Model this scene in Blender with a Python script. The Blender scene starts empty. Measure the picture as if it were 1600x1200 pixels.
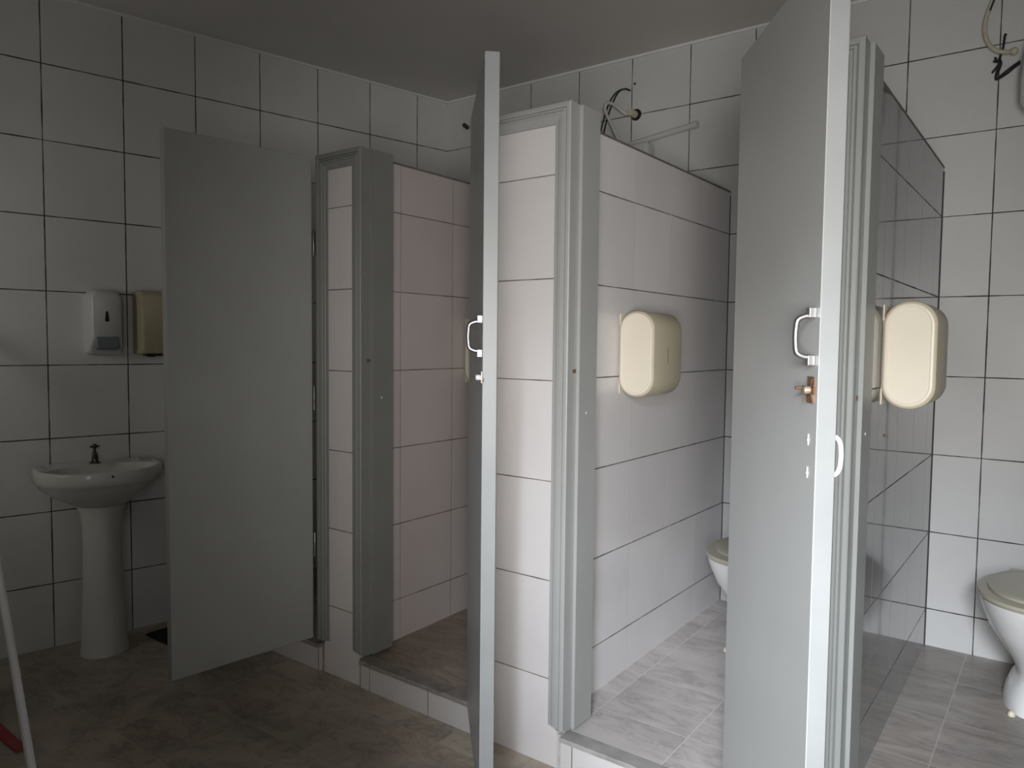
import bpy, bmesh, math, random
from mathutils import Matrix, Vector
random.seed(4)
S = bpy.context.scene
COL = S.collection
PI = math.pi

# ------------------------------------------------------------------ helpers
def new_obj(name, bm, mat, parent=None, smooth=False, kind=None, mats=None):
    me = bpy.data.meshes.new(name)
    bmesh.ops.recalc_face_normals(bm, faces=bm.faces)
    bm.to_mesh(me); bm.free()
    for m in (mats or [mat]):
        me.materials.append(m)
    if smooth:
        for p in me.polygons:
            p.use_smooth = True
        try:
            me.set_sharp_from_angle(angle=math.radians(smooth if smooth is not True else 40))
        except Exception:
            pass
    o = bpy.data.objects.new(name, me)
    COL.objects.link(o)
    if parent:
        o.parent = parent
    if kind:
        o['kind'] = kind
    return o

def empty(name, label, cat, loc=(0, 0, 0), rz=0, group=None, kind=None):
    o = bpy.data.objects.new(name, None)
    COL.objects.link(o)
    o.empty_display_size = 0.05
    o.location = loc
    o.rotation_euler = (0, 0, rz)
    o['label'] = label
    o['category'] = cat
    if group:
        o['group'] = group
    if kind:
        o['kind'] = kind
    return o

def tag(o, label, cat, group=None, kind=None):
    o['label'] = label
    o['category'] = cat
    if group:
        o['group'] = group
    if kind:
        o['kind'] = kind
    return o

def add_box(bm, x0, x1, y0, y1, z0, z1, bev=0, seg=2):
    r = bmesh.ops.create_cube(bm, size=1)
    vs = r['verts']
    for v in vs:
        v.co = Vector(((x0 + x1) / 2 + v.co.x * (x1 - x0), (y0 + y1) / 2 + v.co.y * (y1 - y0), (z0 + z1) / 2 + v.co.z * (z1 - z0)))
    if bev:
        es = list({e for v in vs for e in v.link_edges})
        bmesh.ops.bevel(bm, geom=es, offset=bev, segments=seg, affect='EDGES', profile=0.5)

def box(*a, **k):
    bm = bmesh.new()
    add_box(bm, *a, **k)
    return bm

def add_loft(bm, rings, cap=True):
    R = [[bm.verts.new(p) for p in r] for r in rings]
    n = len(R[0])
    for a, b in zip(R[:-1], R[1:]):
        for i in range(n):
            bm.faces.new((a[i], a[(i + 1) % n], b[(i + 1) % n], b[i]))
    if cap:
        bm.faces.new(R[0][::-1])
        bm.faces.new(R[-1])
    return R

def loft(rings, cap=True):
    bm = bmesh.new()
    add_loft(bm, rings, cap)
    return bm

def catmull(pts, n=8):
    P = [Vector(p) for p in pts]
    P = [P[0] * 2 - P[1]] + P + [P[-1] * 2 - P[-2]]
    out = []
    for i in range(1, len(P) - 2):
        a, b, c, d = P[i - 1:i + 3]
        for k in range(n):
            t = k / n
            out.append(0.5 * ((2 * b) + (c - a) * t + (2 * a - 5 * b + 4 * c - d) * t * t + (3 * b - a - 3 * c + d) * t ** 3))
    out.append(P[-2])
    return out

def add_tube(bm, pts, r, n=10, ridges=0):
    P = [Vector(p) for p in pts]
    rings = []
    prev = None
    for i, p in enumerate(P):
        t = (P[min(i + 1, len(P) - 1)] - P[max(i - 1, 0)]).normalized()
        if prev is None:
            prev = t.orthogonal().normalized()
        u = (prev - t * prev.dot(t)).normalized()
        prev = u
        w = t.cross(u)
        rr = r(i / (len(P) - 1)) if callable(r) else r
        if ridges and i % 2:
            rr *= 1 - ridges
        rings.append([p + (u * math.cos(2 * PI * k / n) + w * math.sin(2 * PI * k / n)) * rr for k in range(n)])
    add_loft(bm, rings)

def tube(pts, r, n=10, ridges=0):
    bm = bmesh.new()
    add_tube(bm, pts, r, n, ridges)
    return bm

def add_lathe(bm, prof, n=32, c=(0, 0, 0), axis='Z'):
    rings = []
    for r, h in prof:
        ring = []
        for k in range(n):
            a = 2 * PI * k / n
            q = Vector((math.cos(a) * r, math.sin(a) * r, h))
            if axis == 'Y':
                q = Vector((q.x, q.z, q.y))
            elif axis == 'X':
                q = Vector((q.z, q.x, q.y))
            ring.append(q + Vector(c))
        rings.append(ring)
    add_loft(bm, rings)

def lathe(*a, **k):
    bm = bmesh.new()
    add_lathe(bm, *a, **k)
    return bm

# ------------------------------------------------------------------ materials
class NT:
    def __init__(s, name):
        s.m = bpy.data.materials.new(name)
        s.m.use_nodes = True
        s.t = s.m.node_tree
        s.b = s.t.nodes['Principled BSDF']
    def n(s, typ, **k):
        x = s.t.nodes.new(typ)
        for a, v in k.items():
            setattr(x, a, v)
        return x
    def l(s, a, b):
        s.t.links.new(a, b)
    def math(s, op, a, b=None, c=None):
        x = s.n('ShaderNodeMath', operation=op)
        for i, v in enumerate((a, b, c)):
            if v is None:
                continue
            if isinstance(v, (int, float)):
                x.inputs[i].default_value = v
            else:
                s.l(v, x.inputs[i])
        return x.outputs[0]
    def mix(s, f, a, b):
        x = s.n('ShaderNodeMix', data_type='RGBA')
        for i, v in ((0, f), (6, a), (7, b)):
            if isinstance(v, (int, float)):
                x.inputs[i].default_value = v
            elif isinstance(v, tuple):
                x.inputs[i].default_value = (*v, 1)
            else:
                s.l(v, x.inputs[i])
        return x.outputs[2]
    def rng(s, v, a, b, c, d, smooth=False):
        x = s.n('ShaderNodeMapRange', interpolation_type='SMOOTHSTEP' if smooth else 'LINEAR')
        s.l(v, x.inputs[0])
        for i, q in zip((1, 2, 3, 4), (a, b, c, d)):
            x.inputs[i].default_value = q
        return x.outputs[0]
    def coords(s):
        tc = s.n('ShaderNodeTexCoord')
        sp = s.n('ShaderNodeSeparateXYZ')
        s.l(tc.outputs['Object'], sp.inputs[0])
        return tc.outputs['Object'], sp.outputs
    def noise(s, co, scale, detail=4, rough=.55, dist=0):
        x = s.n('ShaderNodeTexNoise')
        x.inputs['Scale'].default_value = scale
        x.inputs['Detail'].default_value = detail
        x.inputs['Roughness'].default_value = rough
        x.inputs['Distortion'].default_value = dist
        s.l(co, x.inputs['Vector'])
        return x.outputs[0]

def plain(name, col, rough=.4, metal=0, var=.06, scale=6, bump=0, spec=.5):
    t = NT(name)
    co, _ = t.coords()
    nz = t.noise(co, scale)
    a = tuple(c * (1 - var) for c in col)
    b = tuple(min(1, c * (1 + var)) for c in col)
    t.l(t.mix(t.rng(nz, .3, .7, 0, 1), a, b), t.b.inputs['Base Color'])
    t.b.inputs['Roughness'].default_value = rough
    t.b.inputs['Metallic'].default_value = metal
    t.b.inputs['Specular IOR Level'].default_value = spec
    if bump:
        bp = t.n('ShaderNodeBump')
        bp.inputs['Strength'].default_value = bump
        bp.inputs['Distance'].default_value = .002
        t.l(t.noise(co, scale * 30), bp.inputs['Height'])
        t.l(bp.outputs[0], t.b.inputs['Normal'])
    return t.m

ROW = .33
Z1 = ROW - .0374            # height of the first horizontal joint
def tile_mat(name, ua, ou, wu, base=(.66, .66, .655), hgrout=(.045, .043, .042), vgrout=None, vamt=1.0, gw=.0022,
             vw=None, rough=.16, dirt=.06, horiz=True, vert=True):
    t = NT(name)
    co, ax = t.coords()
    u = ax[ua]
    z = ax['Z']
    uo = t.math('SUBTRACT', u, ou)
    zo = t.math('SUBTRACT', z, Z1)
    du = t.math('PINGPONG', uo, wu / 2)
    dz = t.math('PINGPONG', zo, ROW / 2)
    wob = t.rng(t.noise(co, 9, 2), .3, .7, .6, 1.3)
    mu = t.rng(t.math('DIVIDE', du, wob), (vw or gw) * .55, (vw or gw) * 1.15, 1, 0, True)
    mz = t.rng(t.math('DIVIDE', dz, wob), gw * .55, gw * 1.15, 1, 0, True)
    # each tile a little different
    fl = t.n('ShaderNodeCombineXYZ')
    t.l(t.math('FLOOR', t.math('DIVIDE', uo, wu)), fl.inputs[0])
    t.l(t.math('FLOOR', t.math('DIVIDE', zo, ROW)), fl.inputs[1])
    wn = t.n('ShaderNodeTexWhiteNoise', noise_dimensions='2D')
    t.l(fl.outputs[0], wn.inputs['Vector'])
    lo = tuple(c * (1 - dirt) for c in base)
    c = t.mix(t.rng(wn.outputs[0], 0, 1, 0, 1), lo, base)
    d = t.rng(t.noise(co, 2.2, 5, .6), .35, .75, 1, 1 - dirt * 1.4)
    mm = t.n('ShaderNodeMix', data_type='RGBA', blend_type='MULTIPLY')
    mm.inputs[0].default_value = 1
    t.l(c, mm.inputs[6])
    t.l(d, mm.inputs[7])
    c = mm.outputs[2]
    msk = None
    if vert:
        mv = t.math('MULTIPLY', mu, vamt)
        c = t.mix(mv, c, vgrout or hgrout)
        msk = mv
    if horiz:
        c = t.mix(mz, c, hgrout)
        msk = mz if msk is None else t.math('MAXIMUM', msk, mz)
    t.l(c, t.b.inputs['Base Color'])
    t.l(t.rng(msk, 0, 1, rough, .8), t.b.inputs['Roughness'])
    bp = t.n('ShaderNodeBump')
    bp.inputs['Strength'].default_value = .5
    bp.inputs['Distance'].default_value = .0012
    h = t.math('ADD', t.math('SUBTRACT', 1.0, msk), t.math('MULTIPLY', t.noise(co, 5, 2), .5))
    t.l(h, bp.inputs['Height'])
    t.l(bp.outputs[0], t.b.inputs['Normal'])
    return t.m

def floor_mat(name, ox, oy, w, a, b, vein, grout, gamt, dirt=.3, st=3.0):
    t = NT(name)
    co, ax = t.coords()
    xo = t.math('SUBTRACT', ax['X'], ox)
    yo = t.math('SUBTRACT', ax['Y'], oy)
    dx = t.math('PINGPONG', xo, w / 2)
    dy = t.math('PINGPONG', yo, w / 2)
    m = t.math('MAXIMUM', t.rng(dx, .0012, .0028, 1, 0, True), t.rng(dy, .0012, .0028, 1, 0, True))
    fx = t.math('FLOOR', t.math('DIVIDE', xo, w))
    fy = t.math('FLOOR', t.math('DIVIDE', yo, w))
    cb = t.n('ShaderNodeCombineXYZ')
    t.l(fx, cb.inputs[0]); t.l(fy, cb.inputs[1])
    wn = t.n('ShaderNodeTexWhiteNoise', noise_dimensions='2D')
    t.l(cb.outputs[0], wn.inputs['Vector'])
    # vein coordinates shift from tile to tile
    va = t.n('ShaderNodeVectorMath', operation='MULTIPLY_ADD')
    t.l(wn.outputs['Color'], va.inputs[0])
    va.inputs[1].default_value = (7, 7, 7)
    t.l(co, va.inputs[2])
    mp = t.n('ShaderNodeMapping')
    mp.inputs['Rotation'].default_value = (0, 0, .5)
    mp.inputs['Scale'].default_value = (1.0, st, 1)
    t.l(va.outputs[0], mp.inputs[0])
    n1 = t.noise(mp.outputs[0], 2.6, 6, .62, 1.2)
    n2 = t.noise(mp.outputs[0], 6, 6, .65, .8)
    c = t.mix(t.rng(n1, .35, .65, 0, 1), a, b)
    vm = t.rng(t.math('ABSOLUTE', t.math('SUBTRACT', n2, .5)), 0, .06, .5, 0, True)
    c = t.mix(t.math('MULTIPLY', vm, t.rng(n1, .4, .62, 1, .1)), c, vein)
    dn = t.rng(t.noise(co, 1.3, 5, .6), .35, .7, 1, 1 - dirt)
    mm = t.n('ShaderNodeMix', data_type='RGBA', blend_type='MULTIPLY')
    mm.inputs[0].default_value = 1
    t.l(c, mm.inputs[6]); t.l(dn, mm.inputs[7])
    c = t.mix(t.math('MULTIPLY', m, gamt), mm.outputs[2], grout)
    t.l(c, t.b.inputs['Base Color'])
    t.l(t.rng(n2, .3, .7, .28, .45), t.b.inputs['Roughness'])
    bp = t.n('ShaderNodeBump')
    bp.inputs['Strength'].default_value = .35
    bp.inputs['Distance'].default_value = .001
    t.l(t.math('SUBTRACT', 1.0, m), bp.inputs['Height'])
    t.l(bp.outputs[0], t.b.inputs['Normal'])
    return t.m

BROWN = (.16, .125, .11)
M = {}
M['tile_a'] = tile_mat('tile left wall', 'X', .2273, .3276, gw=.0030, base=(.72, .72, .70))
M['tile_b'] = tile_mat('tile back wall', 'X', .6437, .3255, gw=.0026, rough=.3, base=(.63, .63, .622))
M['tile_p1'] = tile_mat('tile partition warm', 'Y', -.979, .33, hgrout=BROWN, vgrout=BROWN, vamt=.6, gw=.0022, base=(.57, .51, .49))
M['tile_p2'] = tile_mat('tile partition', 'Y', -.976, .319, hgrout=(.11, .10, .10), vgrout=(.58, .57, .57), vamt=.55, gw=.0023, vw=.002, base=(.74, .72, .72))
M['tile_p3'] = tile_mat('tile partition glossy', 'Y', -.82, .319, hgrout=(.07, .068, .066), vgrout=(.4, .4, .4), vamt=.35, gw=.0026, rough=.05, base=(.20, .20, .196))
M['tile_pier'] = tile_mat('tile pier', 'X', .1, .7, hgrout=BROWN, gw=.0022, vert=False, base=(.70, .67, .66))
M['tile_pier_dim'] = tile_mat('tile far piers shaded', 'X', .1, .7, hgrout=BROWN, gw=.0022, vert=False, base=(.61, .57, .55))  # pier tile with the shade of the left side put into its base
M['tile_riser_dim'] = tile_mat('tile far step shaded', 'X', .68, .319, hgrout=BROWN, gw=.0022, horiz=False, base=(.52, .495, .475))  # riser tile darkened to stand for shade on the left steps
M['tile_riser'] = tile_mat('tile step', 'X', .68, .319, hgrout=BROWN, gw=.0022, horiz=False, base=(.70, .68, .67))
M['tile_side'] = tile_mat('tile unseen walls', 'Y', 0, .33, base=(.6, .6, .59))
M['ceiling'] = plain('ceiling paint', (.62, .60, .57), .8, var=.05, scale=1.5)
M['floor'] = floor_mat('floor tile', .822, -2.331, .327, (.40, .335, .265), (.58, .50, .405), (.21, .165, .13), (.50, .46, .40), .28, .45, 1.4)
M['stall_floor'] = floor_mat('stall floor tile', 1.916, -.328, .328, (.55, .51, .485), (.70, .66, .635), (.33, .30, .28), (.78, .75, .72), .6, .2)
M['stall_floor_brown'] = floor_mat('stall floor tile brown', 1.916, -.328, .328, (.32, .245, .195), (.45, .36, .30), (.19, .145, .115), (.36, .32, .28), .4, .35)  # browner, darker variant of the stall floor tile
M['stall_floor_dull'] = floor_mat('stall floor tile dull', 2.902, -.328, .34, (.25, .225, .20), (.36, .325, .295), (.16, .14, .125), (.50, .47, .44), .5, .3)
M['nosing'] = plain('stone edge', (.25, .225, .20), .45, var=.3, scale=14, bump=.4)
M['grout'] = plain('dark grout', (.05, .047, .045), .9, var=.2, scale=20)
M['nosing_pale'] = plain('pale stone edge', (.36, .345, .335), .45, var=.2, scale=14)
M['cement'] = plain('cement', (.16, .14, .125), .9, var=.2, scale=12)
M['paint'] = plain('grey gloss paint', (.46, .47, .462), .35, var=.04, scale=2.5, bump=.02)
M['paint_shaded'] = plain('grey paint shaded', (.33, .34, .322), .4, var=.05, scale=2.5, bump=.02)  # same door paint, shade on the far door put into the colour
M['paint_edge'] = plain('grey paint edge toned down', (.295, .308, .308), .4, var=.06, scale=5, bump=.03)  # door edge colour darkened to offset strong light falling on it
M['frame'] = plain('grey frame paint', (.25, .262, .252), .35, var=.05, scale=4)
M['frame_dim'] = plain('grey frame paint shaded', (.215, .22, .205), .4, var=.06, scale=4)  # same frame paint with shade of the left frames painted in
M['frame_lit'] = plain('grey frame paint lit', (.37, .376, .366), .35, var=.04, scale=4)  # same frame paint lightened to carry the light on the middle frame
M['chrome'] = plain('chrome', (.40, .40, .40), .42, 1, .03)
M['steel'] = plain('dull steel', (.25, .245, .235), .5, 1, .1, 30)
M['tap'] = plain('dark tarnished chrome', (.10, .10, .10), .25, 1, .1, 30)
M['rust'] = plain('rusty brown metal', (.20, .115, .07), .6, .4, .35, 40)
M['brass'] = plain('worn brass', (.55, .45, .33), .45, .6, .2, 30)
M['dark'] = plain('dark gap', (.008, .008, .008), .7)
M['black'] = plain('black plastic', (.012, .012, .014), .5)
M['rubber'] = plain('black rubber', (.008, .008, .009), .8, bump=.3)
M['ceramic'] = plain('white ceramic', (.78, .78, .77), .22, var=.02)
M['ceramic_sink'] = plain('sink ceramic', (.66, .65, .61), .14, var=.03)
M['seat'] = plain('beige seat plastic', (.44, .415, .33), .3, var=.04)
M['cream'] = plain('cream plastic', (.70, .64, .49), .38, var=.03)
M['cream_shaded'] = plain('cream plastic cover shaded', (.56, .505, .375), .4, var=.03)  # cream darkened for the side turned away from the light
M['cream_cap'] = plain('cream plastic end', (.76, .70, .58), .4, var=.02)
M['slot'] = plain('slot shade', (.20, .17, .11), .6)
M['cream_dark'] = plain('yellowed plastic', (.36, .315, .20), .42, var=.06)
M['soap'] = plain('grey white plastic', (.54, .55, .54), .35, var=.02)
M['soap_side'] = plain('translucent grey plastic', (.40, .41, .41), .35, var=.04)
M['soap_tab'] = plain('smoky plastic', (.17, .19, .20), .3, var=.06)
M['white_plastic'] = plain('white plastic', (.74, .74, .73), .35, var=.03)
M['conduit'] = plain('cream conduit', (.50, .47, .36), .5, var=.1, scale=30)
M['green_wire'] = plain('dark green wire', (.012, .03, .02), .45)
M['pole'] = plain('white pole paint', (.88, .88, .87), .45, var=.04, scale=8)
M['red'] = plain('red plastic', (.42, .035, .05), .5, var=.12, scale=12)

# ------------------------------------------------------------------ setting
F = -1.554          # front plane of the stalls
PT = 2.149          # top of partition walls
ZC = 2.906          # ceiling
def struct(name, bm, mat, **k):
    return new_obj(name, bm, mat, kind='structure', **k)

AROT = math.atan2(-.978, -.2065)
w = struct('wall_left', box(0, 4.25, -.12, 0, 0, ZC), M['tile_a'])
w.rotation_euler = (0, 0, AROT)
struct('wall_back', box(-.05, 4.3, 0, .12, 0, ZC), M['tile_b'])
struct('floor', box(-1.3, 4.3, -4.2, .1, -.1, 0), M['floor'])
struct('ceiling', box(-1.3, 4.3, -4.2, .12, ZC, ZC + .1), M['ceiling'])
struct('wall_right', box(4.2, 4.3, -4.2, 0, 0, ZC), M['tile_side'])
# unseen wall behind the camera, its opening shaped to steer the daylight
bm = bmesh.new()
add_box(bm, -1.3, 2.96, -4.12, -4.0, 0, ZC)
add_box(bm, 2.96, 4.1, -4.12, -4.0, 2.05, ZC)
add_box(bm, 4.1, 4.2, -4.12, -4.0, 0, ZC)
struct('wall_front', bm, M['tile_side'])
# raised stall floors
for nm, x0, x1, xb, mt in (('left', -.30, 1.80, 0, 'stall_floor_brown'), ('middle', 1.80, 2.70, 1.80, 'stall_floor'), ('right', 2.70, 3.78, 2.70, 'stall_floor_dull')):
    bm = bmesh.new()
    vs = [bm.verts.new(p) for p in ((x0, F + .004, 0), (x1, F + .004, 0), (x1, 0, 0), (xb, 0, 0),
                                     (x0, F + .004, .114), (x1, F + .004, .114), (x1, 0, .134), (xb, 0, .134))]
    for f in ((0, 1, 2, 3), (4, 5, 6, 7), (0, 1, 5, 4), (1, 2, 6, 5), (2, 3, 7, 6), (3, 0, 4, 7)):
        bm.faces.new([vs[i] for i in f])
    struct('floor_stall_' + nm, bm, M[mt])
# step riser and stone nosing in each opening
OPEN = [(.06, .690), (.947, 1.575), (1.912, 2.52), (2.758, 3.36)]
for i, (a, b) in enumerate(OPEN):
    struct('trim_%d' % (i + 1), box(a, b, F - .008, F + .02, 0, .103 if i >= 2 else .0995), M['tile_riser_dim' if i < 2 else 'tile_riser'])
    bm = bmesh.new()
    n = 26
    prof = lambda j: F - .017 - (random.random() * .004 if i == 1 else random.random() * .0012)
    rings = []
    for k in range(n + 1):
        x = a + (b - a) * k / n
        y = prof(k)
        top = .1165 - (random.random() * .003 if i == 1 else 0)
        rings.append([(x, y, .1035 if i >= 2 else .1), (x, y, top - .004), (x, y + .004, top), (x, F + .045, .1165), (x, F + .045, .1035 if i >= 2 else .1)])
    add_loft(bm, rings)
    struct('trim_%d' % (i + 5), bm, M['nosing' if i < 2 else 'nosing_pale'])
# tiled piers at the front and tiled partitions behind them
PIERS = [(-.40, .06), (.681, .957), (1.566, 1.922), (2.510, 2.768), (3.36, 3.78)]
pn = ['far_left', 'left', 'middle', 'right', 'far_right']  # far right pier lies out of view, added to block light
for (a, b), nm in zip(PIERS, pn):
    x0 = a if nm == 'far_left' else a + .03
    x1 = b if nm == 'far_right' else b - .03
    if nm == 'far_left':
        bm = bmesh.new()
        pts = [(-.330, F), (x1, F), (x1, F + .14), (-.30, F + .14)]
        add_loft(bm, [[(x, y, 0) for x, y in pts], [(x, y, 2.10) for x, y in pts]])
    else:
        bm = box(x0, x1, F, F + .14, 0, 2.10)
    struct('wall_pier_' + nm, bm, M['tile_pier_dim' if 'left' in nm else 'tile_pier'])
for x, nm, mt in ((.914, 'left', 'tile_p1'), (1.841, 'middle', 'tile_p2'), (2.746, 'right', 'tile_p3')):
    o = struct('wall_partition_' + nm, box(x - .12, x, F + .14, 0, 0, PT - .008), M[mt])
    struct('trim_top_' + nm, box(x - .121, x + .001, F + .14, 0, PT - .008, PT), M['cement'])
struct('wall_partition_far_right', box(3.66, 3.78, F + .14, 0, 0, PT - .008), M['tile_side'])
for x, nm in ((.914, 'left'), (1.841, 'middle'), (2.746, 'right')):
    struct('trim_corner_' + nm, box(x, x + .003, -.003, 0, .134, PT - .02), M['grout'])
# pale joint line between walls and ceiling
struct('trim_ceiling_back', box(0, 3.78, -.010, 0, ZC - .012, ZC), M['white_plastic'])
t = struct('trim_ceiling_left', box(0, 4.08, 0, .010, ZC - .012, ZC), M['white_plastic'])
t.rotation_euler = (0, 0, AROT)

# ------------------------------------------------------------------ door frames
CW = .0635
PROF = [(0, 0), (0, .014), (.003, .0165), (.013, .0175), (.0165, .0155), (.018, .0105), (.0205, .0145), (.026, .0150), (.0275, .0105),
        (.030, .0145), (.036, .0145), (.0385, .0095), (.048, .0085), (.052, .0050), (.0635, .0045), (.0635, 0)]   # from the opening side inwards
CT = 2.162
def casing_v(xo, sgn, z0):
    """upright casing: outer edge at xo, growing in direction sgn, mitred at the top"""
    return loft([[(xo + sgn * a, F - p, z0) for a, p in PROF], [(xo + sgn * a, F - p, CT - a) for a, p in PROF]])
def casing_h(x0, x1, mitre0=True):
    return loft([[(x0 + (a if mitre0 else 0), F - p, CT - a) for a, p in PROF], [(x1 - a, F - p, CT - a) for a, p in PROF]])
def jamb(xo, sgn, z0):
    d = sgn
    pts = [(xo - d * .036, F), (xo, F), (xo, F + .040), (xo + d * .011, F + .040), (xo + d * .011, F + .148), (xo - d * .036, F + .148)]
    bm = bmesh.new()
    pts2 = [(x, y) for x, y in pts]
    add_loft(bm, [[(x, y, z0) for x, y in pts2], [(x, y, CT - .003) for x, y in pts2]])
    return bm
LAB = {1: 'grey fluted door frame wrapped round the narrow tiled pier beside the dark far door',
       2: 'grey fluted door frame on the wide tiled pier left of the lit toilet stall',
       3: 'grey fluted door frame behind the free edge of the nearest open stall door'}
bm = bmesh.new()
xr = PIERS[0][1]
add_loft(bm, [[(xr - a, F - p, .140) for a, p in PROF], [(xr - a, F - p, CT - a) for a, p in PROF]])
add_loft(bm, [[(-.325, F - p, CT - a) for a, p in PROF], [(xr - a, F - p, CT - a) for a, p in PROF]])
add_box(bm, xr - .036, xr, F, F + .148, .128, CT - .003)
add_box(bm, -.30, xr - .03, F, F + .14, 2.098, CT - .004)
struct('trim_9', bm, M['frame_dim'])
for i in (1, 2, 3):
    xl, xr = PIERS[i]
    e = empty('door_frame', LAB[i], 'door frame', ((xl + xr) / 2, F, .12), 0, 'grey stall door frames', kind='thing')
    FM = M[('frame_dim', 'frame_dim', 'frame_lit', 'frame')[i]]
    inv = Matrix.Translation(e.location).inverted()
    def sub(name, bm, mat, **k):
        bm.transform(inv)
        return new_obj(name, bm, mat, e, **k)
    if i:
        sub('casing', casing_v(xl, 1, .140), FM)
        j = sub('jamb', jamb(xl, -1, .128), FM)
        sub('casing', casing_h(xl, xr), FM)
    else:
        sub('casing', casing_h(-.325, xr, False), FM)
    sub('casing', casing_v(xr, -1, .140), FM)
    j = sub('jamb', jamb(xr, 1, .128), FM)
    sub('capping', box(xl + .03 if i else -.30, xr - .03, F, F + .14, 2.098, CT - .004), M['cement'])
    if i:
        zz = {1: 1.328, 2: 1.315, 3: 1.273}[i]
        o = sub('strike_hole', box(xr - .001, xr + .0012, F + .016, F + .034, zz - .006, zz + .006), M['rust'])
        o['label'] = 'small rusty latch hole'
        o = sub('screw', lathe([(.0005, -.001), (.004, 0), (.004, .001), (.0005, .0016)], 12, (xr + .011, F + .085, 1.177), 'X'), M['white_plastic'])

# ------------------------------------------------------------------ stall doors
ZB, ZTOP = .146, 2.153
def hinge_bm(z, t, leaf):
    bm = bmesh.new()
    add_lathe(bm, [(.0002, z - .05), (.0055, z - .05), (.0055, z - .017), (.0058, z - .016), (.0058, z + .016), (.0055, z + .017), (.0055, z + .05), (.003, z + .054), (.0002, z + .055)], 14, (-.006, t + .003, 0))
    add_box(bm, -.004, -.0005, t - .026, t + .001, z - .048, z + .048)
    add_box(bm, -leaf, -.004, t + .002, t + .0045, z - .048, z + .048)
    return bm
def panel_bm(W, t, H):
    bm = bmesh.new()
    add_box(bm, 0, W, 0, t, 0, H, bev=.0015, seg=1)
    bm.faces.ensure_lookup_table()
    for f in bm.faces:
        n = f.normal
        f.material_index = 1 if abs(n.x) > .9 or abs(n.z) > .9 else 0
    return bm
def chrome_handle(parent, s, zlo, zhi, pr=.036):
    """square posts with a bowed grip on the inner (y=0) face"""
    h = new_obj('pull_handle', box(s - .010, s + .010, -.014, 0, zlo - .010, zlo + .010, bev=.0012), M['chrome'], parent)
    h['label'] = 'chrome pull handle'
    new_obj('handle_post', box(s - .010, s + .010, -.014, 0, zhi - .010, zhi + .010, bev=.0012), M['chrome'], h)
    zc = (zlo + zhi) / 2
    pts = [(s, -.008, zlo + .006), (s - .001, -pr * .55, zlo + .007), (s - .002, -pr * .92, zlo + .014), (s - .003, -pr, zlo + .028),
           (s - .003, -pr * 1.03, zc), (s - .003, -pr, zhi - .028), (s - .002, -pr * .92, zhi - .014), (s - .001, -pr * .55, zhi - .007), (s, -.008, zhi - .006)]
    new_obj('grip', tube(catmull(pts, 6), .0060, 12), M['chrome'], h, smooth=True)
    return h
def rusty_latch(parent, s, z, bright):
    m1, m2 = (M['white_plastic'], M['steel']) if bright else (M['rust'], M['brass'])
    k = .6 if bright else 1.0
    bm = bmesh.new()
    add_box(bm, s - .016 * k, s + .016 * k, -.003, 0, z - .025 * k, z - .006)
    add_box(bm, s - .014 * k, s + .018 * k, -.003, 0, z + .006, z + .026 * k)
    add_box(bm, s - .034 * k, s + .024 * k, -.0055, 0, z - .0065, z + .0065)
    l = new_obj('latch', bm, m1 if not bright else M['steel'], parent)
    l['label'] = 'broken rusty latch' if not bright else 'small metal latch'
    bm = lathe([(.0005, 0), (.0075, 0), (.0078, -.006), (.0065, -.011), (.0005, -.012)], 16, (s + .004, -.0055, z), 'Y')
    new_obj('knob', bm, m2 if not bright else M['white_plastic'], l, smooth=True)
    bm = bmesh.new()
    add_tube(bm, [(s - .012, -.004, z + .002), (s - .014, -.016 * k, z + .003), (s - .015, -.026 * k, z + .0035)], .0036, 8)
    if not bright:
        add_tube(bm, [(s - .010, -.004, z - .004), (s - .008, -.010, z - .013), (s - .010, -.013, z - .024)], .0018, 6)
        add_tube(bm, [(s + .008, -.004, z + .002), (s + .014, -.004, z - .012), (s + .016, -.003, z - .024)], .0016, 6)
        add_tube(bm, [(s + .006, -.004, z + .006), (s + .012, -.005, z + .014), (s + .013, -.004, z + .022)], .0016, 6)
    new_obj('lever', bm, m1 if not bright else M['chrome'], l)
def stall_door(label, far, near, t, zb, zt, mat='paint', leaf=.032):
    W = math.hypot(near[0] - far[0], near[1] - far[1])
    e = empty('stall_door', label, 'door', (far[0], far[1], zb), math.atan2(near[1] - far[1], near[0] - far[0]), 'open grey toilet stall doors', kind='thing')
    new_obj('door_panel', panel_bm(W, t, zt - zb), None, e, mats=[M[mat], M['paint_edge' if mat == 'paint' else mat]])
    for z in (.40, 1.02, 1.66):
        new_obj('hinge', hinge_bm(z, t, leaf), M['steel'], e, smooth=True)
    return e, W
# far door by the sink: outer face seen
tt = .037
nx, ny = .6000, -2.165
fx, fy = .6715, -1.580
L = math.hypot(nx - fx, ny - fy); dx, dy = (nx - fx) / L, (ny - fy) / L
off = (dy * tt, -dx * tt)          # towards the left face
d0, W0 = stall_door('plain grey stall door without a handle, broad side showing, nearest the sink', (fx + off[0], fy + off[1]), (nx + off[0], ny + off[1]), tt, ZB, ZTOP, 'paint_shaded')
d1, W1 = stall_door('grey stall door seen edge-on as a thin pale strip in the middle', (1.553, -1.615), (1.963, -2.046), .038, ZB, ZTOP, leaf=.011)
chrome_handle(d1, W1 - .022, 1.376 - ZB, 1.466 - ZB)
rusty_latch(d1, W1 - .022, 1.312 - ZB, True)
d2, W2 = stall_door('nearest and tallest grey stall door with chrome handle and rusty latch', (2.478, -1.618), (2.816, -2.080), .0375, ZB, ZTOP)
chrome_handle(d2, W2 - .027, 1.377 - ZB, 1.469 - ZB, .034)
rusty_latch(d2, W2 - .032, 1.319 - ZB, False)
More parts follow.
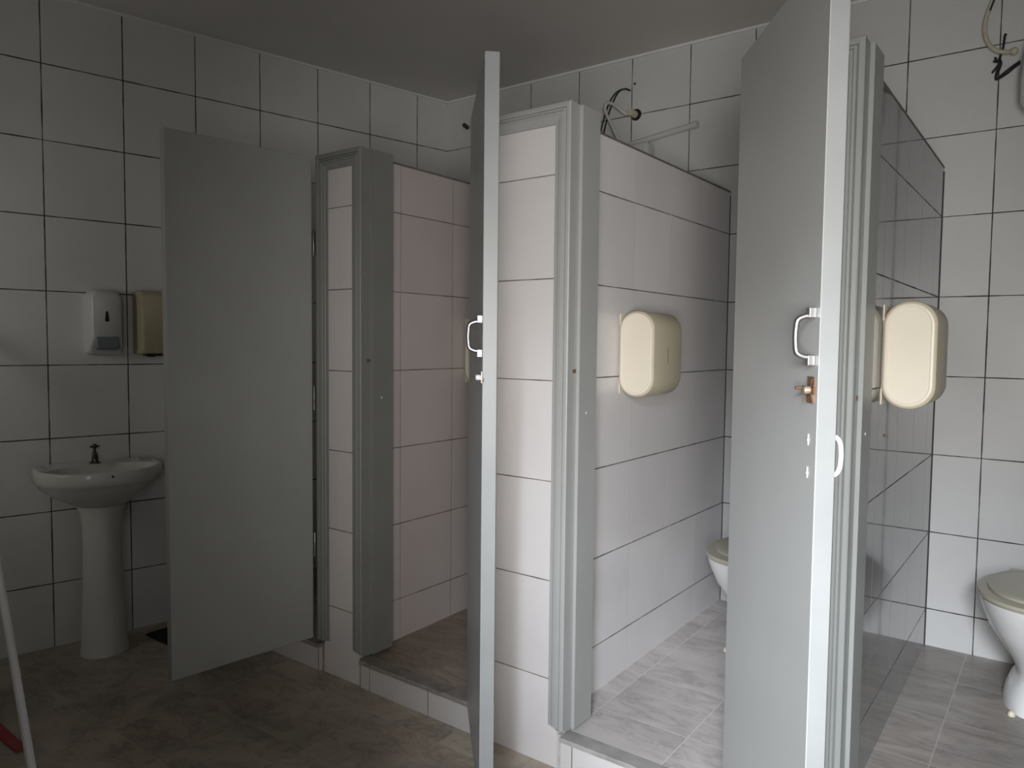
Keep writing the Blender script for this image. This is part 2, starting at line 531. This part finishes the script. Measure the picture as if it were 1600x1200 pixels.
for z in (1.220, 1.155):
    bm = lathe([(.0005, 0), (.0042, 0), (.0042, -.002), (.0005, -.0035)], 12, (W2 - .038, 0, z - ZB), 'Y')
    add_tube(bm, [(W2 - .038, -.0008, z - ZB + .012), (W2 - .0385, -.001, z - ZB), (W2 - .038, -.0006, z - ZB - .010)], .0012, 6)
    o = new_obj('screw_plug', bm, M['white_plastic'], d2)
    o['label'] = 'white filled screw hole'
# white D-handle on its other face
z0, z1 = 1.152 - ZB, 1.228 - ZB
s = W2 - .03
pts = [(s, .036, z0), (s, .050, z0 + .001), (s, .0585, z0 + .012), (s, .061, z0 + .030), (s, .061, z1 - .030), (s, .0585, z1 - .012), (s, .050, z1 - .001), (s, .036, z1)]
o = new_obj('pull_handle', tube(catmull(pts, 6), .0048, 12), M['white_plastic'], d2, smooth=True)
o['label'] = 'white D-shaped pull handle'
# rust bleed on middle door edge near latch
o = new_obj('chip', box(W1 - .0002, W1 + .0008, .001, .004, 1.300 - ZB, 1.312 - ZB), M['rust'], d1)
o['label'] = 'chipped paint spot'

# ------------------------------------------------------------------ cream dispensers on the partitions
def stadium(d, h, r, n=8, sx=0):
    """profile in x (out of the wall) and z: rounded at all four corners"""
    pts = []
    r = min(r, (d - sx) / 2 - .0005)
    for cx, cz, a0 in ((d - r, h / 2 - r, 0), (r + sx, h / 2 - r, PI / 2), (r + sx, -h / 2 + r, PI), (d - r, -h / 2 + r, 3 * PI / 2)):
        for k in range(n + 1):
            a = a0 + PI / 2 * k / n
            pts.append((cx + math.cos(a) * r, cz + math.sin(a) * r))
    return pts
def dispenser(label, X, y0, zc):
    L, d, h = .255, .145, .318
    e = empty('paper_dispenser', label, 'dispenser', (X, y0, zc), 0, 'cream paper dispensers in the stalls')
    def ring(y, g):
        return [(x, y, z) for x, z in stadium(d - g, h - 2 * g, .069 - g * .5, 12, g)]
    rings = [ring(.003, .005), ring(.0008, .010)]
    bm = loft([ring(0, .006), ring(.004, .0015), ring(.010, 0), ring(L - .020, .002), ring(L - .006, .006), ring(L, .014)])
    bm.transform(Matrix.Translation((.0005, 0, 0)))
    new_obj('cover', bm, M['cream_shaded'], e, smooth=30)
    bm = loft([ring(.001, .007), ring(-.003, .0085), ring(-.0042, .012), ring(-.0042, .0155), ring(-.0028, .017), ring(-.0028, .02)])
    bm.transform(Matrix.Translation((.0005, 0, 0)))
    new_obj('end_cap', bm, M['cream_cap'], e, smooth=30)
    new_obj('back_plate', box(-.001, .0025, .010, L - .010, -h / 2 + .010, h / 2 - .010), M['cream_cap'], e)
    bm = box(d - .001, d + .0013, .115, .120, -.004 - .03, .026)
    o = new_obj('level_slot', bm, M['slot'], e)
    o['label'] = 'narrow dark level slot'
    return e
dispenser('cream paper dispenser on the pale partition above the half-hidden toilet', 1.841, -1.091, 1.367)
dispenser('large cream paper dispenser at right, on the dark glossy partition', 2.746, -1.124, 1.380)
dispenser('cream paper dispenser mostly hidden behind the edge-on stall door', .914, -.892, 1.365)

# ------------------------------------------------------------------ things on the left wall (local x runs along the wall, y out of it)
def on_left(sx, z=0):
    return (-.2065 * sx, -.978 * sx, z)
# washbasin on its pedestal
e = empty('pedestal_sink', 'white ceramic pedestal washbasin standing against the left wall', 'sink', on_left(2.030), AROT)
def basin_ring(hw, dep, z, back=0.004, n=44, p=2.5):
    pts = []
    for k in range(n):
        a = 2 * PI * k / n
        c, s_ = math.cos(a), math.sin(a)
        x = hw * math.copysign(abs(c) ** (2 / p), c)
        mid = back + (dep - back) * .40
        if s_ >= 0:
            y = mid + (dep - mid) * math.copysign(abs(s_) ** (2 / 2.1), s_)
        else:
            y = mid + (mid - back) * math.copysign(abs(s_) ** (2 / 6.0), s_)
        pts.append((x, y, z))
    return pts
rings = [basin_ring(.075, .250, .655, .10, p=2.1), basin_ring(.115, .285, .672, .07, p=2.1), basin_ring(.190, .340, .715, .02, p=2.2), basin_ring(.232, .370, .752, .006, p=2.3),
         basin_ring(.244, .380, .775), basin_ring(.250, .386, .780), basin_ring(.252, .388, .800), basin_ring(.252, .388, .826), basin_ring(.248, .385, .835), basin_ring(.240, .376, .838)]
def inner(hw, y0, y1, z, p=2.2, n=44):
    pts = []
    for k in range(n):
        a = 2 * PI * k / n
        c, s_ = math.cos(a), math.sin(a)
        pts.append((hw * math.copysign(abs(c) ** (2 / p), c), (y0 + y1) / 2 + (y1 - y0) / 2 * math.copysign(abs(s_) ** (2 / p), s_), z))
    return pts
rings += [inner(.218, .118, .360, .836), inner(.205, .128, .350, .818), inner(.165, .150, .320, .770), inner(.09, .185, .285, .728), inner(.02, .225, .250, .722)]
new_obj('basin', loft(rings), M['ceramic_sink'], e, smooth=50)
def ped_ring(rx, ry, z, cy=.185, n=36):
    return [(rx * math.cos(2 * PI * k / n), cy + ry * math.sin(2 * PI * k / n), z) for k in range(n)]
new_obj('pedestal', loft([ped_ring(.099, .096, 0), ped_ring(.098, .095, .018), ped_ring(.094, .091, .05), ped_ring(.091, .086, .16), ped_ring(.083, .082, .33), ped_ring(.079, .080, .48), ped_ring(.081, .083, .58), ped_ring(.090, .09, .64), ped_ring(.102, .097, .668)]), M['ceramic_sink'], e, smooth=40)
fa = new_obj('faucet', lathe([(.0005, .836), (.024, .836), (.024, .840), (.014, .846), (.0125, .862), (.013, .880), (.009, .888), (.0055, .892), (.0055, .904), (.0005, .905)], 20, (0, .072, 0)), M['tap'], e, smooth=40)
new_obj('spout', tube(catmull([(0, .072, .872), (.004, .10, .880), (.010, .132, .874), (.012, .146, .858), (.012, .148, .848)], 6), lambda q: .0125 - .002 * q, 12), M['tap'], fa, smooth=True)
bm = lathe([(.0005, .902), (.009, .903), (.012, .910), (.0105, .919), (.005, .923), (.0005, .924)], 16, (0, .072, 0))
add_tube(bm, [(-.020, .072, .912), (.020, .072, .912)], .004, 8)
add_tube(bm, [(0, .052, .912), (0, .092, .912)], .004, 8)
new_obj('tap_handle', bm, M['tap'], fa, smooth=40)
o = new_obj('overflow_hole', lathe([(.0005, -.001), (.005, 0), (.005, .0012), (.0005, .0014)], 12, (0, .3882, .818), 'Y'), M['dark'], e)

# soap dispenser
e = empty('soap_dispenser', 'grey-white soap dispenser with dark teardrop window above the washbasin', 'dispenser', on_left(1.975, 1.48), AROT)
def rrect(hw, zb, zt, rb, rt, y, n=7):
    pts = []
    for cx, cz, r, a0 in ((hw - rt, zt - rt, rt, 0), (-hw + rt, zt - rt, rt, PI / 2), (-hw + rb, zb + rb, rb, PI), (hw - rb, zb + rb, rb, 1.5 * PI)):
        for k in range(n + 1):
            a = a0 + PI / 2 * k / n
            pts.append((cx + r * math.cos(a), y, cz + r * math.sin(a)))
    return pts
new_obj('body', loft([rrect(.072, -.145, .148, .012, .040, 0), rrect(.071, -.145, .148, .012, .040, .05), rrect(.066, -.110, .142, .012, .040, .085), rrect(.060, -.085, .130, .012, .034, .098), rrect(.056, -.082, .124, .012, .03, .101)]), M['soap'], e, smooth=35)
new_obj('push_lever', loft([rrect(.050, -.128, -.062, .014, .010, .07), rrect(.048, -.124, -.068, .014, .010, .104), rrect(.042, -.116, -.072, .012, .010, .112)]), M['soap_tab'], e, smooth=35)
new_obj('underside', loft([rrect(.066, -.150, -.100, .010, .008, .003), rrect(.060, -.148, -.100, .010, .008, .080)]), M['soap_side'], e, smooth=35)
bm = bmesh.new()
tp = [(0, .050), (-.0045, .046), (-.0062, .030), (-.0088, .008), (-.0080, .002), (0, .0005), (.0080, .002), (.0088, .008), (.0062, .030), (.0045, .046)]
add_loft(bm, [[(x, .100, z) for x, z in tp], [(x, .1022, z) for x, z in tp]])
new_obj('window', bm, M['dark'], e)

# paper towel dispenser, mostly behind the far door
e = empty('towel_dispenser', 'yellowed paper towel dispenser on the left wall, cut off by the far door', 'dispenser', on_left(1.705, 1.48), AROT)
new_obj('case', loft([rrect(.138, -.148, .150, .012, .016, 0), rrect(.138, -.148, .150, .012, .016, .09), rrect(.132, -.144, .145, .014, .016, .115), rrect(.122, -.135, .135, .014, .016, .122)]), M['cream_dark'], e, smooth=35)
bm = bmesh.new()
add_box(bm, -.110, .110, .055, .119, -.1560, -.1475, bev=.002)
add_box(bm, -.095, -.070, .06, .115, -.160, -.155)
add_box(bm, .070, .095, .06, .115, -.160, -.155)
o = new_obj('paper_slot', bm, M['dark'], e)

# ------------------------------------------------------------------ toilets
def toilet(label, x, yb, z, fl):
    e = empty('toilet', label, 'toilet', (x, 0, z), 0, 'white toilets with beige seats')
    n = 40
    def el(rx, ry, cy, zz, p=2.15, back=None):
        pts = []
        for k in range(n):
            a = 2 * PI * k / n
            c, s_ = math.cos(a), math.sin(a)
            px = rx * math.copysign(abs(c) ** (2 / p), c)
            py = cy + ry * math.copysign(abs(s_) ** (2 / p), s_)
            if back is not None:
                py = min(py, back)
            pts.append((px, py, zz))
        return pts
    f = fl
    rings = [el(.094, .205, f + .30, 0), el(.093, .204, f + .30, .012), el(.088, .196, f + .30, .040), el(.076, .175, f + .31, .070), el(.060, .155, f + .325, .095), el(.060, .155, f + .325, .125), el(.078, .170, f + .312, .165),
             el(.108, .193, f + .288, .22), el(.145, .218, f + .268, .28), el(.166, .234, f + .258, .335), el(.175, .242, f + .252, .368), el(.177, .244, f + .250, .384), el(.172, .239, f + .25, .389)]
    new_obj('bowl', loft(rings), M['ceramic'], e, smooth=45)
    new_obj('seat', loft([el(.176, .240, f + .252, .388), el(.183, .248, f + .250, .392), el(.186, .251, f + .249, .400), el(.183, .248, f + .250, .409), el(.176, .24, f + .252, .411)]), M['seat'], e, smooth=40)
    new_obj('lid', loft([el(.150, .212, f + .265, .410), el(.154, .216, f + .264, .413), el(.154, .216, f + .264, .420), el(.148, .210, f + .264, .4245), el(.10, .15, f + .264, .4265)]), M['seat'], e, smooth=40)
    for sx in (-1, 1):
        new_obj('seat_hinge', box(sx * .075 - .02, sx * .075 + .02, f + .475, f + .505, .388, .418, bev=.004), M['seat'], e)
    for sx in (-1, 1):
        new_obj('bolt_cap', lathe([(.012, 0), (.011, .010), (.006, .016), (.0005, .018)], 14, (sx * .056, f + .100, 0)), M['cream'], e, smooth=40)
    bm = lathe([(.028, 0), (.028, .09), (.034, .09), (.034, .105)], 18, (0, f + .46, .30), 'Y')
    new_obj('inlet_pipe', bm, M['white_plastic'], e, smooth=40)
    return e
toilet('white toilet with beige lid, half hidden behind the nearest stall door', 2.155, 0, .129, -.690)
toilet('white toilet with beige lid at the right edge of the picture', 3.140, 0, .129, -.600)

# ------------------------------------------------------------------ shower fittings and cables on the back wall
# electric shower of the right stall
e = empty('electric_shower', 'white electric shower head at the top right edge, fed by a cream conduit', 'shower', (3.115, -.115, 2.30))
new_obj('body', lathe([(.055, .0), (.098, .006), (.112, .03), (.113, .12), (.106, .20), (.088, .27), (.055, .315), (.03, .33), (.0005, .332)], 36), M['white_plastic'], e, smooth=40)
new_obj('spray_plate', lathe([(.0005, -.012), (.085, -.010), (.094, -.002), (.09, .004), (.0005, .005)], 36), M['soap_side'], e, smooth=40)
new_obj('arm', tube([(0, .117, .345), (0, .06, .345), (0, .02, .335), (0, 0, .30)], .011, 12), M['white_plastic'], e, smooth=True)
pts = catmull([(2.925, -.002, 2.92 - .05), (2.895, -.018, 2.78), (2.872, -.022, 2.70), (2.872, -.024, 2.645), (2.890, -.026, 2.597), (2.918, -.028, 2.568), (2.948, -.028, 2.558), (2.966, -.028, 2.557)], 12)
e = empty('conduit', 'cream flexible conduit looping down the back wall at the top right', 'cable', (2.9, 0, 2.6))
inv = Matrix.Translation(e.location).inverted()
bm = tube(pts, .0088, 10, .12); bm.transform(inv)
new_obj('hose', bm, M['conduit'], e, smooth=True)
bm = lathe([(.0005, -.014), (.009, -.012), (.0145, -.005), (.0145, .005), (.009, .012), (.0005, .014)], 16, (2.972, -.028, 2.556), 'X'); bm.transform(inv)
new_obj('coupling', bm, M['conduit'], e, smooth=True)
bm = tube(pts[:20], .0035, 6); bm.transform(inv @ Matrix.Translation((.006, -.010, 0)))
new_obj('wire', bm, M['green_wire'], e)
bm = bmesh.new()
add_tube(bm, catmull([(2.940, .002, 2.635), (2.938, -.012, 2.63), (2.934, -.014, 2.585), (2.926, -.016, 2.55), (2.920, -.016, 2.51), (2.914, -.016, 2.475), (2.918, -.018, 2.462), (2.95, -.03, 2.474), (2.975, -.045, 2.488), (2.994, -.055, 2.498)], 6), .0042, 8)
add_tube(bm, catmull([(2.922, -.02, 2.545), (2.930, -.022, 2.52), (2.922, -.02, 2.49), (2.915, -.02, 2.463), (2.945, -.034, 2.480), (2.975, -.048, 2.497), (2.994, -.056, 2.505)], 6), .0038, 8)
add_tube(bm, catmull([(2.908, -.012, 2.55), (2.914, -.020, 2.535), (2.924, -.022, 2.522), (2.914, -.018, 2.508), (2.900, -.014, 2.492)], 6), .0042, 8)
add_tube(bm, catmull([(2.905, -.016, 2.535), (2.916, -.026, 2.529), (2.928, -.020, 2.535)], 5), .0045, 8)
tag(new_obj('electric_cable', bm, M['black'], smooth=True), 'black twisted electric cable bent towards the shower at the top right', 'cable')

# shower of the hidden middle stall: box, pipe, conduit and wires above the partition
e = empty('water_pipe', 'short white pipe lying along the back wall above the middle partition', 'pipe', (1.54, -.02, 2.47))
inv = Matrix.Translation(e.location).inverted()
bm = tube([(1.672, -.02, 2.492), (1.662, -.02, 2.491), (1.30, -.02, 2.447)], .0155, 14); bm.transform(inv)
new_obj('tube', bm, M['soap'], e, smooth=40)
bm = lathe([(.0005, -.008), (.0185, -.008), (.0185, .012), (.0005, .012)], 16, (1.660, -.02, 2.491), 'X'); bm.transform(inv)
new_obj('end_cap', bm, M['soap'], e, smooth=40)
e = empty('electric_shower', 'pale shower body mostly hidden behind the top of the middle partition', 'shower', (1.355, -.05, 2.22))
new_obj('body', box(-.085, .085, -.045, .045, 0, .212, bev=.02, seg=4), M['soap'], e, smooth=40)
new_obj('wall_bracket', box(-.03, .03, .04, .052, .06, .15), M['soap_side'], e)
new_obj('spray_plate', lathe([(.0005, -.02), (.035, -.018), (.04, -.004), (.04, .004), (.0005, .006)], 24), M['soap_side'], e, smooth=40)

e = empty('conduit', 'grey-white conduit looping out of a wall hole above the middle partition', 'cable', (1.31, 0, 2.6))
inv = Matrix.Translation(e.location).inverted()
pts = catmull([(1.318, -.012, 2.603), (1.290, -.05, 2.600), (1.262, -.075, 2.625), (1.225, -.08, 2.655), (1.195, -.08, 2.664), (1.180, -.08, 2.645), (1.187, -.08, 2.615), (1.215, -.08, 2.56), (1.245, -.08, 2.50), (1.275, -.07, 2.44)], 10)
bm = tube(pts, .0085, 10, .1); bm.transform(inv)
new_obj('hose', bm, M['soap'], e, smooth=True)
bm = lathe([(.0005, -.06), (.017, -.058), (.019, -.04), (.019, 0), (.0005, .001)], 18, (1.315, 0, 2.604), 'Y'); bm.transform(inv)
new_obj('bushing', bm, M['conduit'], e, smooth=40)
bm = lathe([(.0005, -.004), (.030, -.003), (.030, 0), (.0005, .0005)], 20, (1.322, 0, 2.602), 'Y'); bm.transform(inv)
o = new_obj('wall_hole', bm, M['dark'], e)
o['label'] = 'dark ragged hole around the conduit'
bm = bmesh.new()
for k, q in enumerate((0, .022)):
    add_tube(bm, catmull([(1.287, -.003, 2.732), (1.265 + q * .3, -.03, 2.737), (1.232 + q * .6, -.05, 2.722), (1.200 + q, -.06, 2.680), (1.172 + q, -.06, 2.62), (1.150 + q, -.06, 2.55), (1.13 + q, -.06, 2.47)], 8), .0042, 8)
tag(new_obj('electric_cable', bm, M['green_wire'], smooth=True), 'dark green wire pair arching from the back wall above the middle partition', 'cable')
bm = tube([(.165, 0, 2.722), (.175, -.03, 2.722), (.19, -.06, 2.72)], .0125, 12)
e = tag(new_obj('cable_stub', bm, M['black'], smooth=40), 'short black cable stub poking from the back wall near the far corner', 'cable')

# ------------------------------------------------------------------ floor things
bm = box(-.262, .18, -1.825, -1.600, 0, .008, bev=.002)
tag(new_obj('floor_mat', bm, M['rubber']), 'black rubber floor mat mostly hidden behind the far stall door', 'mat')
e = empty('broom_handle', 'white painted pole leaning at the left edge of the picture', 'pole', (.655, -2.646, 0))
p0 = Vector((0, 0, .012)); p1 = Vector((-1.135, .174, 1.455))
bm = bmesh.new()
add_tube(bm, [p0, p0.lerp(p1, .5), p1], .0132, 18)
new_obj('shaft', bm, M['pole'], e, smooth=40)
bm = bmesh.new()
add_tube(bm, [p0 - (p1 - p0).normalized() * .004, p0.lerp(p1, .012)], .0145, 18)
new_obj('foot_cap', bm, M['white_plastic'], e, smooth=40)
bm = bmesh.new()
n = 14
rings = []
for k in range(n + 1):
    q = k / n
    x = -.30 + .70 * q
    y = -2.552 - .038 * q + .006 * math.sin(q * 7)
    zz = .0015 + .003 * math.sin(q * 11) ** 2
    rings.append([(x, y - .019, zz), (x, y + .019, zz), (x, y + .019, zz + .004), (x, y - .019, zz + .004)])
add_loft(bm, rings)
tag(new_obj('red_strap', bm, M['red']), 'red plastic strap lying on the floor behind the white pole', 'strap')

bm = lathe([(.0005, -.001), (.0045, 0), (.0045, .004), (.0025, .006), (.0005, .0065)], 12, (2.746, -1.022, 1.129), 'X')
tag(new_obj('wall_screw', bm, M['rust']), 'small dark screw on the glossy partition below the right-hand cream dispenser', 'screw', kind='thing')
bm = lathe([(.0005, .001), (.006, 0), (.006, -.003), (.0005, -.004)], 12, (1.311, 0, 2.763), 'Y')
tag(new_obj('wall_screw', bm, M['black']), 'tiny black screw on the back wall just above the green wire pair', 'screw', kind='thing')

# ------------------------------------------------------------------ camera
cam = bpy.data.cameras.new('camera')
cam.sensor_width = 36
cam.lens = 1167.46 / 1600 * 36
cam.clip_start = .02
co = bpy.data.objects.new('camera', cam)
COL.objects.link(co)
R = Matrix(((0.7998946798648303, -0.04161823385354521, 0.598695601900375), (0.60005085764109, 0.038230138567207333, -0.7990478238186526), (0.010366743371622142, 0.9984019126163791, 0.05555314136773166)))
co.matrix_world = Matrix.Translation((3.202551, -3.570336, 1.405602)) @ R.to_4x4()
S.camera = co

# ------------------------------------------------------------------ light
def area(name, loc, target, sx, sy, power, col, spread=180):
    l = bpy.data.lights.new(name, 'AREA')
    l.shape = 'RECTANGLE'
    l.size = sx
    l.size_y = sy
    l.energy = power
    l.color = col
    l.spread = math.radians(spread)
    o = bpy.data.objects.new(name, l)
    COL.objects.link(o)
    o.location = loc
    d = Vector(target) - Vector(loc)
    o.rotation_euler = d.to_track_quat('-Z', 'Z').to_euler()
    return o
area('daylight_doorway', (3.56, -3.93, 1.32), (2.1, -1.0, 1.35), .50, 1.1, 12, (1.0, .97, .94), 70)
area('doorway_fill', (3.1, -3.95, 1.45), (2.2, -1.5, 1.9), .9, .9, 4.2, (1.0, .94, .87), 170)
area('left_fill', (-.1, -3.95, 1.65), (-.42, -2.2, 1.75), .8, .6, 2.3, (1.0, .97, .92), 105)  # unseen fill lamp added to lift the left wall, no window there
area('sky_strip', (4.19, -5.9, 2.70), (2.1, -1.55, .9), .24, .67, 15, (.80, .88, 1.0), 60)
area('sky_wide', (3.80, -6.5, 3.05), (2.5, -1.2, .4), .85, 1.1, 60, (.88, .93, 1.0), 70)
wd = bpy.data.worlds.new('world')
S.world = wd
wd.use_nodes = True
wd.node_tree.nodes['Background'].inputs[0].default_value = (.75, .85, 1, 1)
wd.node_tree.nodes['Background'].inputs[1].default_value = .35
S.view_settings.view_transform = 'Standard'
S.view_settings.look = 'None'
S.view_settings.exposure = 0
